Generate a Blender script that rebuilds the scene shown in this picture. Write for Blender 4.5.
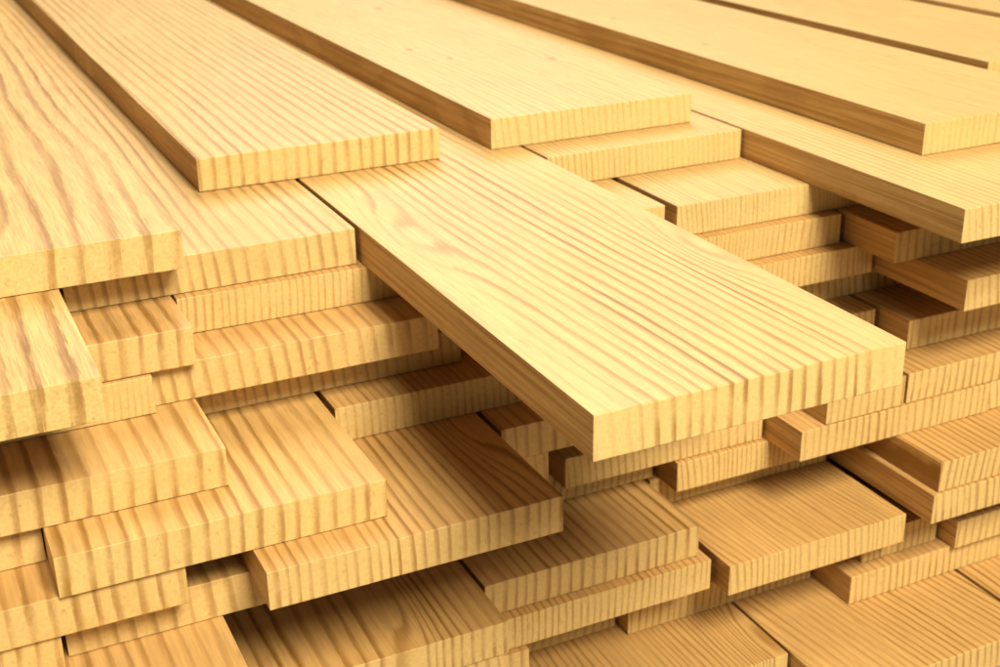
import bpy, bmesh, math, random
from mathutils import Vector, Matrix

C = bpy.context.scene.collection
for o in list(bpy.data.objects):
    bpy.data.objects.remove(o)

U = 0.03            # metres per board thickness; heights below are counted in boards from the top of the long board
GROUND = -14.0


def wpt(x, y, z):
    return Vector((x * U, y * U, (z - GROUND) * U))


# ------------------------------------------------------------------ camera
sc = bpy.context.scene
cam = bpy.data.cameras.new('camera')
cam_o = bpy.data.objects.new('camera', cam)
C.objects.link(cam_o)
PITCH, YAW, ROLL = math.radians(22.84392), math.radians(25.27790), math.radians(-0.97024)
fw = Vector((math.sin(YAW) * math.cos(PITCH), math.cos(YAW) * math.cos(PITCH), -math.sin(PITCH)))
rt = Vector((math.cos(YAW), -math.sin(YAW), 0))
up = rt.cross(fw)
rt2 = rt * math.cos(ROLL) + up * math.sin(ROLL)
up2 = rt2.cross(fw)
M = Matrix((rt2, up2, -fw)).transposed().to_4x4()
M.translation = wpt(-10.79119, -18.89176, 10.78220)
cam_o.matrix_world = M
cam.sensor_width = 36.0
cam.lens = 36.0 * 1.31888
cam.clip_start, cam.clip_end = 0.01, 200
cam.dof.use_dof = True
cam.dof.focus_distance = 27.5 * U
cam.dof.aperture_fstop = 14
sc.camera = cam_o

# ------------------------------------------------------------------ light
world = bpy.data.worlds.new('World')
sc.world = world
world.use_nodes = True
bg = world.node_tree.nodes['Background']
bg.inputs[0].default_value = (1.0, 0.97, 0.92, 1)
bg.inputs[1].default_value = 0.014



def soft_lamp(name, energy, size, az, el, dist, aim, color):
    """A round softbox; az is measured from straight in front of the stack towards the right."""
    lamp = bpy.data.lights.new(name, 'AREA')
    lamp.shape = 'DISK'
    lamp.size = size
    lamp.energy = energy
    lamp.color = color
    o = bpy.data.objects.new(name, lamp)
    C.objects.link(o)
    az, el = math.radians(az), math.radians(el)
    d = Vector((math.sin(az) * math.cos(el), -math.cos(az) * math.cos(el), math.sin(el)))
    o.location = wpt(*aim) + d * dist
    o.rotation_euler = d.to_track_quat('Z', 'Y').to_euler()


soft_lamp('back_softbox', 250, 3.6, 160, 48, 4.0, (6, 16, 0), (1.0, 0.97, 0.92))
soft_lamp('high_front_softbox', 350, 1.8, 5, 50, 4.0, (4, 6, -3), (1.0, 0.97, 0.91))
soft_lamp('low_front_softbox', 24, 1.6, -4, 24, 4.0, (4, 6, -3), (1.0, 0.97, 0.91))
soft_lamp('left_softbox', 26, 1.6, -78, 14, 4.0, (4, 6, -3), (1.0, 0.98, 0.95))

sc.view_settings.view_transform = 'Standard'
sc.view_settings.look = 'None'
sc.view_settings.exposure = -0.10
sc.view_settings.gamma = 1.0
sc.render.engine = 'CYCLES'
sc.cycles.max_bounces = 8
sc.cycles.diffuse_bounces = 2


# ------------------------------------------------------------------ wood
def wood(name, seed, s, px, pz, tilt, wob, con, tone, knots, plain, gritty):
    """Rings round a pith at (px, pz) seen on the end and along the faces of one sawn board."""
    rnd = random.Random(seed)
    m = bpy.data.materials.new(name)
    m.use_nodes = True
    nt = m.node_tree
    N, L = nt.nodes, nt.links
    bs = N['Principled BSDF']

    def put(sock, v):
        if isinstance(v, bpy.types.NodeSocket):
            L.new(v, sock)
        elif v is not None:
            sock.default_value = v

    def mt(op, a, b=None, c=None, clamp=False):
        n = N.new('ShaderNodeMath')
        n.operation = op
        n.use_clamp = clamp
        put(n.inputs[0], a)
        if b is not None:
            put(n.inputs[1], b)
        if c is not None:
            put(n.inputs[2], c)
        return n.outputs[0]

    def vec(a, b, c):
        n = N.new('ShaderNodeCombineXYZ')
        put(n.inputs[0], a)
        put(n.inputs[1], b)
        put(n.inputs[2], c)
        return n.outputs[0]

    def noise(v, scale, detail=2.0, rough=0.5, signed=True):
        n = N.new('ShaderNodeTexNoise')
        put(n.inputs['Vector'], v)
        n.inputs['Scale'].default_value = scale
        n.inputs['Detail'].default_value = detail
        n.inputs['Roughness'].default_value = rough
        r = n.outputs[0]
        return mt('MULTIPLY_ADD', r, 2.0, -1.0) if signed else r

    def smooth(v, a, b, lo=0.0, hi=1.0):
        n = N.new('ShaderNodeMapRange')
        n.interpolation_type = 'SMOOTHSTEP'
        put(n.inputs[0], v)
        n.inputs[1].default_value, n.inputs[2].default_value = a, b
        n.inputs[3].default_value, n.inputs[4].default_value = lo, hi
        return n.outputs[0]

    def mix(f, a, b, mode='MIX'):
        n = N.new('ShaderNodeMix')
        n.data_type = 'RGBA'
        n.blend_type = mode
        put(n.inputs[0], f)
        for sck, v in ((n.inputs[6], a), (n.inputs[7], b)):
            if isinstance(v, tuple):
                sck.default_value = (*v, 1)
            else:
                L.new(v, sck)
        return n.outputs[2]

    tc = N.new('ShaderNodeTexCoord')
    sx = N.new('ShaderNodeSeparateXYZ')
    L.new(tc.outputs['Object'], sx.inputs[0])
    x = mt('MULTIPLY', sx.outputs[0], 1 / U)
    y = mt('MULTIPLY', sx.outputs[1], 1 / U)
    z = mt('MULTIPLY', sx.outputs[2], 1 / U)
    nx = N.new('ShaderNodeSeparateXYZ')
    L.new(tc.outputs['Normal'], nx.inputs[0])
    end = mt('GREATER_THAN', mt('ABSOLUTE', nx.outputs[1]), 0.7)
    o1, o2, o3 = (rnd.uniform(-90, 90) for _ in range(3))
    xs = mt('ADD', x, o1)
    zs = mt('ADD', z, o2)
    ys = mt('ADD', y, o3)
    # slow wander of the log along the board, and ripples of the rings
    w1 = noise(vec(mt('MULTIPLY', xs, 0.16), mt('MULTIPLY', ys, 0.045), mt('MULTIPLY', zs, 0.05)), 1.0, 1.5)
    w2 = noise(vec(mt('MULTIPLY', xs, 0.55), mt('MULTIPLY', ys, 0.10), mt('MULTIPLY', zs, 0.16)), 1.0, 2.0)
    w3 = noise(vec(mt('MULTIPLY', xs, 3.0), mt('MULTIPLY', ys, 0.30), mt('MULTIPLY', zs, 0.3)), 1.0, 2.0)
    X = mt('SUBTRACT', mt('SUBTRACT', x, px), mt('MULTIPLY', y, tilt))
    Z = mt('SUBTRACT', z, pz)
    r = mt('SQRT', mt('ADD', mt('MULTIPLY', X, X), mt('MULTIPLY', Z, Z)))
    r = mt('ADD', r, mt('MULTIPLY', w1, 1.1 * wob))
    r = mt('ADD', r, mt('MULTIPLY', w2, 0.15 * wob))
    r = mt('ADD', r, mt('MULTIPLY', w3, 0.012))
    kd = None
    for kx, ky, kr in knots:
        dx = mt('SUBTRACT', x, kx)
        core_on = kr > 0
        kr = abs(kr)
        dy = mt('MULTIPLY', mt('SUBTRACT', y, ky), 0.55 if core_on else 0.2)
        q = mt('ADD', mt('MULTIPLY', dx, dx), mt('MULTIPLY', dy, dy))
        e = mt('POWER', 2.718, mt('MULTIPLY', q, -1 / (kr * kr * (5 if core_on else 1.5))))
        r = mt('ADD', r, mt('MULTIPLY', e, kr * (1.6 if core_on else 1.7)))
        if not core_on:
            continue
        core = smooth(q, (kr * 0.55) ** 2, kr * kr, 1.0, 0.0)
        kd = core if kd is None else mt('MAXIMUM', kd, core)
    fray = noise(vec(mt('MULTIPLY', xs, 16.0), mt('MULTIPLY', ys, 1.1), mt('MULTIPLY', zs, 1.1)), 1.0, 2.0, 0.6)
    t = mt('MULTIPLY_ADD', fray, 0.12 * gritty, mt('DIVIDE', r, s))
    slow = N.new('ShaderNodeTexNoise')
    slow.noise_dimensions = '1D'
    put(slow.inputs['W'], mt('MULTIPLY_ADD', t, 0.33, o1))
    slow.inputs['Scale'].default_value = 1.0
    slow.inputs['Detail'].default_value = 1.0
    t = mt('MULTIPLY_ADD', slow.outputs[0], 0.8, t)
    fr = mt('FRACT', t)
    ring = mt('FLOOR', t)
    wn = N.new('ShaderNodeTexWhiteNoise')
    wn.noise_dimensions = '1D'
    put(wn.inputs['W'], mt('ADD', ring, o2))
    late = mt('MULTIPLY', smooth(fr, 0.36, 0.72), smooth(fr, 0.76, 0.92, 1.0, 0.0))
    late = mt('MULTIPLY', late, mt('MULTIPLY_ADD', wn.outputs[0], 0.4, 0.68))
    # stripes fade and return along the board
    fade = noise(vec(mt('MULTIPLY', xs, 0.45), mt('MULTIPLY', ys, 0.10), zs), 1.0, 1.0, signed=False)
    late = mt('MULTIPLY', late, smooth(fade, 0.30, 0.62, 0.45, 1.0))
    late = mt('MULTIPLY', late, mt('MULTIPLY_ADD', end, -0.22, 1.0))
    late = mt('MULTIPLY', late, con, clamp=True)
    if plain:            # nearly ringless strips along the edges of this board
        wx = mt('MULTIPLY_ADD', w2, 0.6, x)
        late = mt('MULTIPLY', late, mt('MULTIPLY', smooth(wx, plain[0] - 0.3, plain[0] + 0.4, 0.22, 1.0), smooth(wx, plain[1] - 0.4, plain[1] + 0.3, 1.0, 0.22)))
    early = (0.56 * tone[0], 0.335 * tone[1], 0.108 * tone[2])
    darkc = (0.265 * tone[0], 0.122 * tone[1], 0.019 * tone[2])
    endc = (0.665 * tone[0] ** 0.5, 0.44 * tone[1] ** 0.5, 0.148 * tone[2] ** 0.5)
    col = mix(late, mix(end, early, endc), darkc)
    # broad patches, fibres, end pores
    bl = noise(vec(mt('MULTIPLY', xs, 0.28), mt('MULTIPLY', ys, 0.09), mt('MULTIPLY', zs, 0.4)), 1.0, 3.0, 0.6)
    col = mix(smooth(bl, -0.05, 0.6, 0.0, 0.24), col, (0.46 * tone[0], 0.25 * tone[1], 0.065 * tone[2]))
    fb = noise(vec(mt('MULTIPLY', xs, 11.0), mt('MULTIPLY', ys, 0.5), mt('MULTIPLY', zs, 11.0)), 1.0, 3.0, 0.65)
    pore = noise(vec(mt('MULTIPLY', xs, 13.0), ys, mt('MULTIPLY', zs, 4.0)), 1.0, 4.0, 0.75)
    grit = mt('ADD', mt('MULTIPLY', fb, mt('MULTIPLY_ADD', end, -0.14 * gritty, 0.34 * gritty)), mt('MULTIPLY', pore, mt('MULTIPLY', end, 0.14)))
    val = mt('ADD', 1.0, grit)
    hv = N.new('ShaderNodeHueSaturation')
    L.new(col, hv.inputs['Color'])
    put(hv.inputs['Value'], val)
    col = hv.outputs[0]
    # fine lines along the sawn edges
    side = mt('GREATER_THAN', mt('ABSOLUTE', nx.outputs[0]), 0.7)
    ed = noise(vec(xs, mt('MULTIPLY', ys, 0.10), mt('MULTIPLY', zs, 8.0)), 1.0, 3.0, 0.6)
    col = mix(mt('MULTIPLY', side, smooth(ed, -0.15, 0.35, 0.0, 0.7)), col, (0.30 * tone[0], 0.135 * tone[1], 0.026 * tone[2]))
    # short dark resin flecks
    fl = noise(vec(mt('MULTIPLY', xs, 7.0), mt('MULTIPLY', ys, 0.9), mt('MULTIPLY', zs, 5.0)), 1.0, 1.0, signed=False)
    col = mix(smooth(fl, 0.72 - 0.05 * gritty, 0.82 - 0.05 * gritty, 0.0, 0.30), col, (0.33, 0.15, 0.035))
    if kd is not None:
        col = mix(mt('MULTIPLY', kd, 0.75), col, (0.30, 0.125, 0.03))
    L.new(col, bs.inputs['Base Color'])
    bs.inputs['Roughness'].default_value = 0.46
    bs.inputs['Specular IOR Level'].default_value = 0.22
    bp = N.new('ShaderNodeBump')
    bp.inputs['Strength'].default_value = 0.3
    bp.inputs['Distance'].default_value = 0.0011
    h = mt('ADD', mt('MULTIPLY', late, -0.1), mt('MULTIPLY', grit, 1.3))
    L.new(h, bp.inputs['Height'])
    L.new(bp.outputs[0], bs.inputs['Normal'])
    return m


# ------------------------------------------------------------------ one board, one object
def board_mesh(w, length, seed):
    rnd = random.Random(seed)
    bm = bmesh.new()
    bmesh.ops.create_cube(bm, size=1.0)
    t = 0.982
    for v in bm.verts:
        v.co = Vector((v.co.x * w * U, (v.co.y + 0.5) * length * U, (v.co.z + 0.5) * t * U))
    bmesh.ops.bevel(bm, geom=bm.edges[:], offset=rnd.uniform(0.022, 0.036) * U, segments=2, profile=0.6, affect='EDGES')
    # cut the first stretch finer and wear the arrises a little
    for k in (0.25, 0.6, 1.1, 1.8, 3.0, 5.0, 9.0, 16.0, 30.0):
        g = bm.verts[:] + bm.edges[:] + bm.faces[:]
        bmesh.ops.bisect_plane(bm, geom=g, plane_co=(0, k * U, 0), plane_no=(0, 1, 0))
    n = max(4, int(w * 2.2))
    for k in range(1, n):
        g = bm.verts[:] + bm.edges[:] + bm.faces[:]
        bmesh.ops.bisect_plane(bm, geom=g, plane_co=((-0.5 + k / n) * w * U, 0, 0), plane_no=(1, 0, 0))
    for v in bm.verts:
        if v.co.y < 0.06 * U:
            v.co.y += rnd.uniform(0.0, 0.007) * U
            if v.co.z > 0.9 * t * U:
                v.co.z -= rnd.uniform(0.0, 0.004) * U
    me = bpy.data.meshes.new('plank')
    bm.to_mesh(me)
    bm.free()
    return me


COUNT = [0]
GROUP = 'pine planks in the stack'


def plank(z, x0, x1, y, label, s=0.33, px=None, pz=None, tilt=0.0, wob=0.5, con=1.0, tone=(1, 1, 1), knots=(), plain=(), gritty=1.0, length=None):
    k = COUNT[0] = COUNT[0] + 1
    rnd = random.Random(1000 + k)
    if px is None:
        px = rnd.choice((-1, 1)) * rnd.uniform(14, 24)
    if pz is None:
        pz = rnd.uniform(-2.5, 1.5)
    if tilt == 0.0:
        tilt = rnd.uniform(-0.02, 0.02)
    deep = rnd.random()          # from pale to honey, never towards green
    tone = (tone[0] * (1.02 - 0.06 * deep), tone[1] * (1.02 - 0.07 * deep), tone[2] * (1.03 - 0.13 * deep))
    length = length or 78 + rnd.uniform(-4, 4)
    o = bpy.data.objects.new('plank', board_mesh(x1 - x0, length, k))
    C.objects.link(o)
    o.location = wpt((x0 + x1) / 2, y, z - 1)
    o['label'] = label
    o['category'] = 'plank'
    o['group'] = GROUP
    o.data.materials.append(wood('pine', 50 + k, s, px, pz, tilt, wob, con, tone, knots, plain, gritty))
    return o


# ------------------------------------------------------------------ setting: the ground far below the frame
gm = bpy.data.materials.new('packed_earth')
gm.use_nodes = True
gb = gm.node_tree.nodes['Principled BSDF']
gn = gm.node_tree.nodes.new('ShaderNodeTexNoise')
gn.inputs['Scale'].default_value = 9
gn.inputs['Detail'].default_value = 8
gr = gm.node_tree.nodes.new('ShaderNodeValToRGB')
gr.color_ramp.elements[0].color = (0.16, 0.11, 0.07, 1)
gr.color_ramp.elements[1].color = (0.34, 0.25, 0.16, 1)
gm.node_tree.links.new(gn.outputs[0], gr.inputs[0])
gm.node_tree.links.new(gr.outputs[0], gb.inputs['Base Color'])
gb.inputs['Roughness'].default_value = 0.9
bm = bmesh.new()
bmesh.ops.create_grid(bm, x_segments=1, y_segments=1, size=8)
me = bpy.data.meshes.new('ground')
bm.to_mesh(me)
bm.free()
ground = bpy.data.objects.new('ground', me)
C.objects.link(ground)
ground['kind'] = 'structure'
me.materials.append(gm)

# ------------------------------------------------------------------ the stack
HID = 'plain pine plank deep inside the stack, buried behind the jutting ends'
warm_shaded = (0.97, 0.90, 0.82)  # warmer wood, with some shade of the lower stack mixed into its colour
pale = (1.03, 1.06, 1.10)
P = plank
# laid out with gaps on the very top
P(1, -12.2, -4.83, 11.45, 'wide overhanging plank at the upper left frame edge with broad flowing grain', s=0.62, px=-16, pz=.6, wob=1.0, con=.95, tone=(1, .97, .93), knots=((-.6, .2, -.5), (-2.6, 6.0, -.4)), gritty=1.5)
P(1, -2.97, 4.52, 17.62, 'evenly striped top plank left of centre, lying across the back of the longest jutting board', s=0.40, px=-21, pz=0.6, wob=0.30, con=.8)
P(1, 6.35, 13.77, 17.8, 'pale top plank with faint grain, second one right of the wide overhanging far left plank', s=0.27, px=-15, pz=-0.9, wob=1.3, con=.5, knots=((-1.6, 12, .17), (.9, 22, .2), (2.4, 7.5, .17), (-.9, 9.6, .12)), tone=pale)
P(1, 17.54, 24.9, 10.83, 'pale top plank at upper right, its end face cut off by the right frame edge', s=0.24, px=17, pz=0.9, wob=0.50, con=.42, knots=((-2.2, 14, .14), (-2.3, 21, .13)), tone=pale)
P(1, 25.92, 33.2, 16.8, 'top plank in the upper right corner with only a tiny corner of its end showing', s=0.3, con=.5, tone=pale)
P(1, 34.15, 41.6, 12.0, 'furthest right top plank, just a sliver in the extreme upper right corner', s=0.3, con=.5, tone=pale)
# second layer: the long board and its neighbours
P(0, -15.15, -7.78, 6.03, 'plank at left frame edge whose corner juts directly below the wide upper left plank', gritty=1.9, s=0.72, px=-15, pz=1.2, wob=0.45, con=.9, tone=(1, .98, .92))
P(0, -7.6, -.14, 12.45, 'plank whose flush end sits just left of the longest jutting board, straight stripes', s=0.36, px=-19, pz=-1.2, wob=0.40, con=.8)
P(0, 0, 7.37, 0, 'big bright striped plank jutting furthest out of the stack toward the viewer', s=0.33, px=-19, pz=-.5, knots=((-3.0, 11.0, -.6), (3.1, 7.0, -.45)), plain=(-2.7, 3.1), wob=.75, con=1.05, tone=(1.02, 1.0, .98))
P(0, 7.5, 14.72, 16.2, 'set back plank whose pale end shows directly under the faint grained top plank', s=0.2, px=-14, pz=-0.6, wob=0.50, con=.6, tone=pale)
P(0, 14.86, 22.2, 6.2, 'long plank with a brown left side jutting right, directly under the pale upper right plank', s=0.24, px=-16, pz=-1.5, wob=0.30, con=.7)
P(0, 22.4, 29.7, 9.5, HID, s=.3)
P(0, 29.9, 37.2, 14.0, HID, s=.3)
P(0, 37.3, 44.6, 14.0, HID, s=.3)
# third layer
P(-1, -12.45, -5.06, 10.2, 'short honey coloured plank stub under the upper left overhang, above the small square end', s=0.5, px=15, pz=.5, wob=.8, con=.85, gritty=1.3, tone=warm_shaded)
P(-1, -5.0, 2.7, 12.15, 'plank end flush beneath the flush striped board left of the longest one', s=0.20, px=-16, pz=0.6, wob=0.45, con=.6, tone=warm_shaded)
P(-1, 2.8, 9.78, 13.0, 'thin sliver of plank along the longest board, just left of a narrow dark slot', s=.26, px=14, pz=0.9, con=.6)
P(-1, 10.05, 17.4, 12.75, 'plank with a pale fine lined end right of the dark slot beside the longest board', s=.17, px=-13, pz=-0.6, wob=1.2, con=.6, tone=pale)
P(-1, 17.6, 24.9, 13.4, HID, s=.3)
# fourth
P(-2, -13.5, -6.15, 10.1, 'small square plank end under the honey coloured stub at left', s=.16, px=-14, pz=1, con=.4, tone=warm_shaded)
P(-2, -6.1, 1.31, 10.5, 'plank ledge in the left centre disappearing under the longest board, stripes on its narrow top', s=.42, px=-16, pz=-0.9, wob=0.55, con=.8, tone=warm_shaded)
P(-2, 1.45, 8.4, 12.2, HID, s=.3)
P(-2, 8.5, 15.92, 12.33, 'plank end right of the longest board, directly below the one beside the narrow dark slot', s=.2, px=-15, pz=1, wob=1.3, con=.75, tone=warm_shaded)
P(-2, 16.13, 23.5, 10.04, 'plank corner wedged in the shade below the tall brown sided board on the right', s=.34, px=15, pz=0.6, con=.8, tone=warm_shaded)
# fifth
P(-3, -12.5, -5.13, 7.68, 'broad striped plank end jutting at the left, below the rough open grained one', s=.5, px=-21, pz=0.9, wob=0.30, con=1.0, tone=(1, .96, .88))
P(-3, -5.0, 2.4, 11.55, 'dim plank end in the deep shade under the left centre ledge', s=.3, con=.8, tone=warm_shaded)
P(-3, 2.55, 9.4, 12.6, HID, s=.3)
P(-3, 9.6, 16.93, 11.85, 'fine lined plank end right of the longest board, just above the dark hollow', s=.21, px=13, pz=0.6, wob=0.45, con=.8, tone=warm_shaded)
P(-3, 17.07, 24.5, 7.92, 'plank with reddish brown side jutting at right frame edge, just below the wedged shaded corner', s=.27, px=-17, pz=-1.2, con=.85, tone=warm_shaded)
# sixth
P(-4, -16.7, -9.26, 8.0, 'shaded plank end at the left edge, left of the pale jutting striped corner', s=.45, con=.8, tone=warm_shaded)
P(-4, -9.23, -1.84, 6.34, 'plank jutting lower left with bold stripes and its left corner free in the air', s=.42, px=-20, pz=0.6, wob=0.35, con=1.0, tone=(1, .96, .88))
P(-4, -1.68, 5.65, 10.36, 'shadowed plank block resting on the half lit lower centre plank', s=.22, px=-14, pz=0, con=.7, tone=warm_shaded)
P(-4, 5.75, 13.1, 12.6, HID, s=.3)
P(-4, 13.2, 20.5, 12.6, 'deeply shaded plank end in the dark hollow on the right', s=.3, tone=warm_shaded)
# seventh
P(-5, -13.95, -6.55, 6.45, 'plank end under the free bold striped corner at lower left, beside a small dark hollow', s=.45, px=19, pz=1, wob=0.30, con=.9, tone=warm_shaded)
P(-5, -5.05, 2.25, 5.33, 'wide lower centre plank, its top half lit and half in shadow of the longest board', s=0.30, px=-16, pz=.3, wob=.8, con=.95, knots=((2.9, 4.6, -.45),), tone=warm_shaded)
P(-5, 2.42, 9.7, 9.1, 'plank corner in half shade tucked against the left side of the longest board', s=.36, con=.85, tone=warm_shaded)
P(-5, 9.85, 16.72, 11.25, 'small plank corner in the dark hollow, peeping over the right end of the longest board', s=.28, tone=warm_shaded)
P(-5, 16.97, 24.3, 9.97, 'plank with a dark shaded top and striped end right of the longest board', s=.33, px=16, pz=0.6, con=.85, tone=warm_shaded)
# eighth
P(-6, -16.7, -9.32, 6.55, 'plank end in the bottom left corner, lowest at the left frame edge', s=.4, con=.8, tone=warm_shaded)
P(-6, -9.2, -1.85, 7.1, 'shaded plank end with few stripes low on the left, behind the jutting free corner', s=.42, px=-17, pz=-0.6, con=.7, tone=warm_shaded)
P(-6, -1.72, 3.85, 9.15, 'sliver of plank end beside a black slot under the longest board', s=.3, con=.7, tone=warm_shaded)
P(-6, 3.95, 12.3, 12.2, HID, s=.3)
P(-6, 12.75, 15.68, 8.5, 'narrow plank end just below the right corner of the longest board', s=.3, px=-14, pz=1, con=.8, tone=warm_shaded)
P(-6, 15.82, 23.2, 8.54, 'plank with bright striped end touching the right front corner of the longest board in view', s=.3, px=-15, pz=1, wob=0.35, con=.95, tone=warm_shaded)
# ninth
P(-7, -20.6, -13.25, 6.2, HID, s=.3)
P(-7, -13.1, -5.73, 4.4, 'shaded striped plank top at the bottom left, ending beside the wide dark plank', s=.4, px=-18, pz=0, con=.8, tone=warm_shaded)
P(-7, -5.6, 1.6, 9.9, HID, s=.3, tone=warm_shaded)
P(-7, 1.7, 4.55, 11.6, HID, s=.3, tone=warm_shaded)
P(-7, 4.93, 11.75, 10.2, 'plank end directly below the front of the longest board, starting at a black slot', s=.24, px=-17, pz=-1, con=.9, tone=warm_shaded)
P(-7, 11.86, 19.2, 8.46, 'plank with brown grained left side poking out beneath the right half of the longest board', s=.27, px=-16, pz=0.6, con=.9, tone=warm_shaded)
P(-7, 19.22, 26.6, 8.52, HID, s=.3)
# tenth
P(-8, -13.0, -5.7, 6.0, HID, s=.3, tone=warm_shaded)
P(-8, -5.55, 1.1, 10.6, HID, s=.3, tone=warm_shaded)
P(-8, 1.2, 8.5, 11.2, 'dark set back plank end behind the striped top below the longest board', s=.24, con=.9, tone=warm_shaded)
P(-8, 8.63, 15.4, 10.05, 'plank end with fine lines under the longest board, left end in dark shade', s=.19, px=-15, pz=0.6, wob=1.3, con=.7, tone=warm_shaded)
P(-8, 15.52, 22.9, 6.52, 'upper of two flush stacked planks at the right edge, striped top', s=.27, px=15, pz=-1, wob=0.35, con=.9, tone=warm_shaded)
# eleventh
P(-9, -13.6, -6.3, 6.2, HID, s=.3, tone=warm_shaded)
P(-9, -6.1, 1.3, 6.5, 'wide dark plank at bottom centre left, under the half lit lower centre plank', s=.36, px=17, pz=.4, wob=.7, con=.95, knots=((1.4, 2.5, -.5),), tone=warm_shaded)
P(-9, 1.42, 8.2, 8.17, 'evenly striped lower centre plank, behind and right of the half lit half shadowed one', s=.33, px=-18, pz=1, wob=0.30, con=1.0, tone=warm_shaded)
P(-9, 8.35, 15.1, 11.08, 'dark set back plank end over the fine grained wide board at lower right', s=.25, con=.9, tone=warm_shaded)
P(-9, 15.31, 22.7, 6.43, 'lower of two flush stacked planks at the right edge, long brown left side', s=.27, px=-16, pz=-0.6, wob=0.35, con=.9, tone=warm_shaded)
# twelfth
P(-10, -13.5, -6.3, 6.4, HID, s=.3, tone=warm_shaded)
P(-10, -6.15, 1.18, 6.56, 'strip of plank end at the bottom edge below the wide dark one', s=.3, con=.9, tone=warm_shaded)
P(-10, 1.28, 8.43, 7.83, 'plank flush below the evenly striped lower centre one, only a thin strip of top showing', s=.2, px=-14, pz=1, wob=0.50, con=.8, tone=warm_shaded)
P(-10, 8.68, 15.12, 7.27, 'fine grained wide plank at lower right with slanting lines on its golden top', s=.20, px=-14, pz=-1, tilt=-.1, wob=1.3, con=.65, tone=warm_shaded)
P(-10, 15.3, 22.6, 12.5, HID, s=.3, tone=warm_shaded)
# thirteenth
P(-11, -13.6, -5.0, 6.8, HID, s=.3, tone=warm_shaded)
P(-11, -4.9, 2.47, 7.66, 'small piece of plank end at the bottom edge beside a black gap', s=.3, con=.8, tone=warm_shaded)
P(-11, 2.6, 8.9, 9.9, HID, s=.3, tone=warm_shaded)
P(-11, 9.0, 14.15, 11.0, HID, s=.3, tone=warm_shaded)
P(-11, 14.3, 17.3, 8.1, 'plank end in shade under the fine grained wide board at lower right', s=.25, px=-15, pz=1, con=.85, tone=warm_shaded)
P(-11, 17.45, 24.8, 7.4, 'short plank end jutting at the lower right edge below the two flush stacked ones', s=.3, px=-16, pz=1, con=.85, tone=warm_shaded)
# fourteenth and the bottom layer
P(-12, -13.6, -1.0, 7.2, HID, s=.3, tone=warm_shaded)
P(-12, -.9, 6.5, 9.9, HID, s=.3, tone=warm_shaded)
P(-12, 6.62, 13.4, 9.35, 'shaded plank end deep under the thin strip at the lower centre', s=.25, con=.9, tone=warm_shaded)
P(-12, 13.52, 20.9, 7.6, 'striped plank end at lower right standing on the golden bottom board', s=.26, px=-15, pz=0, con=.85, tone=warm_shaded)
P(-13, -13.6, -4.6, 6.0, HID, s=.3, tone=warm_shaded)
P(-13, -4.5, 2.9, 6.4, HID, s=.3, tone=warm_shaded)
P(-13, 3.0, 10.36, 6.46, 'bottom plank at the lower edge right of centre, brown shaded top with front corner', s=.22, px=-15, pz=0, wob=.8, con=.8, knots=((3.2, .8, -.5),), tone=warm_shaded)
P(-13, 10.46, 17.8, 4.16, 'golden bottom plank in the lower right corner with slanting stripes', s=.27, px=-15, pz=-1, tilt=-.1, wob=0.35, con=.85, tone=warm_shaded)
P(-13, 17.95, 25.3, 5.5, HID, s=.3, tone=warm_shaded)
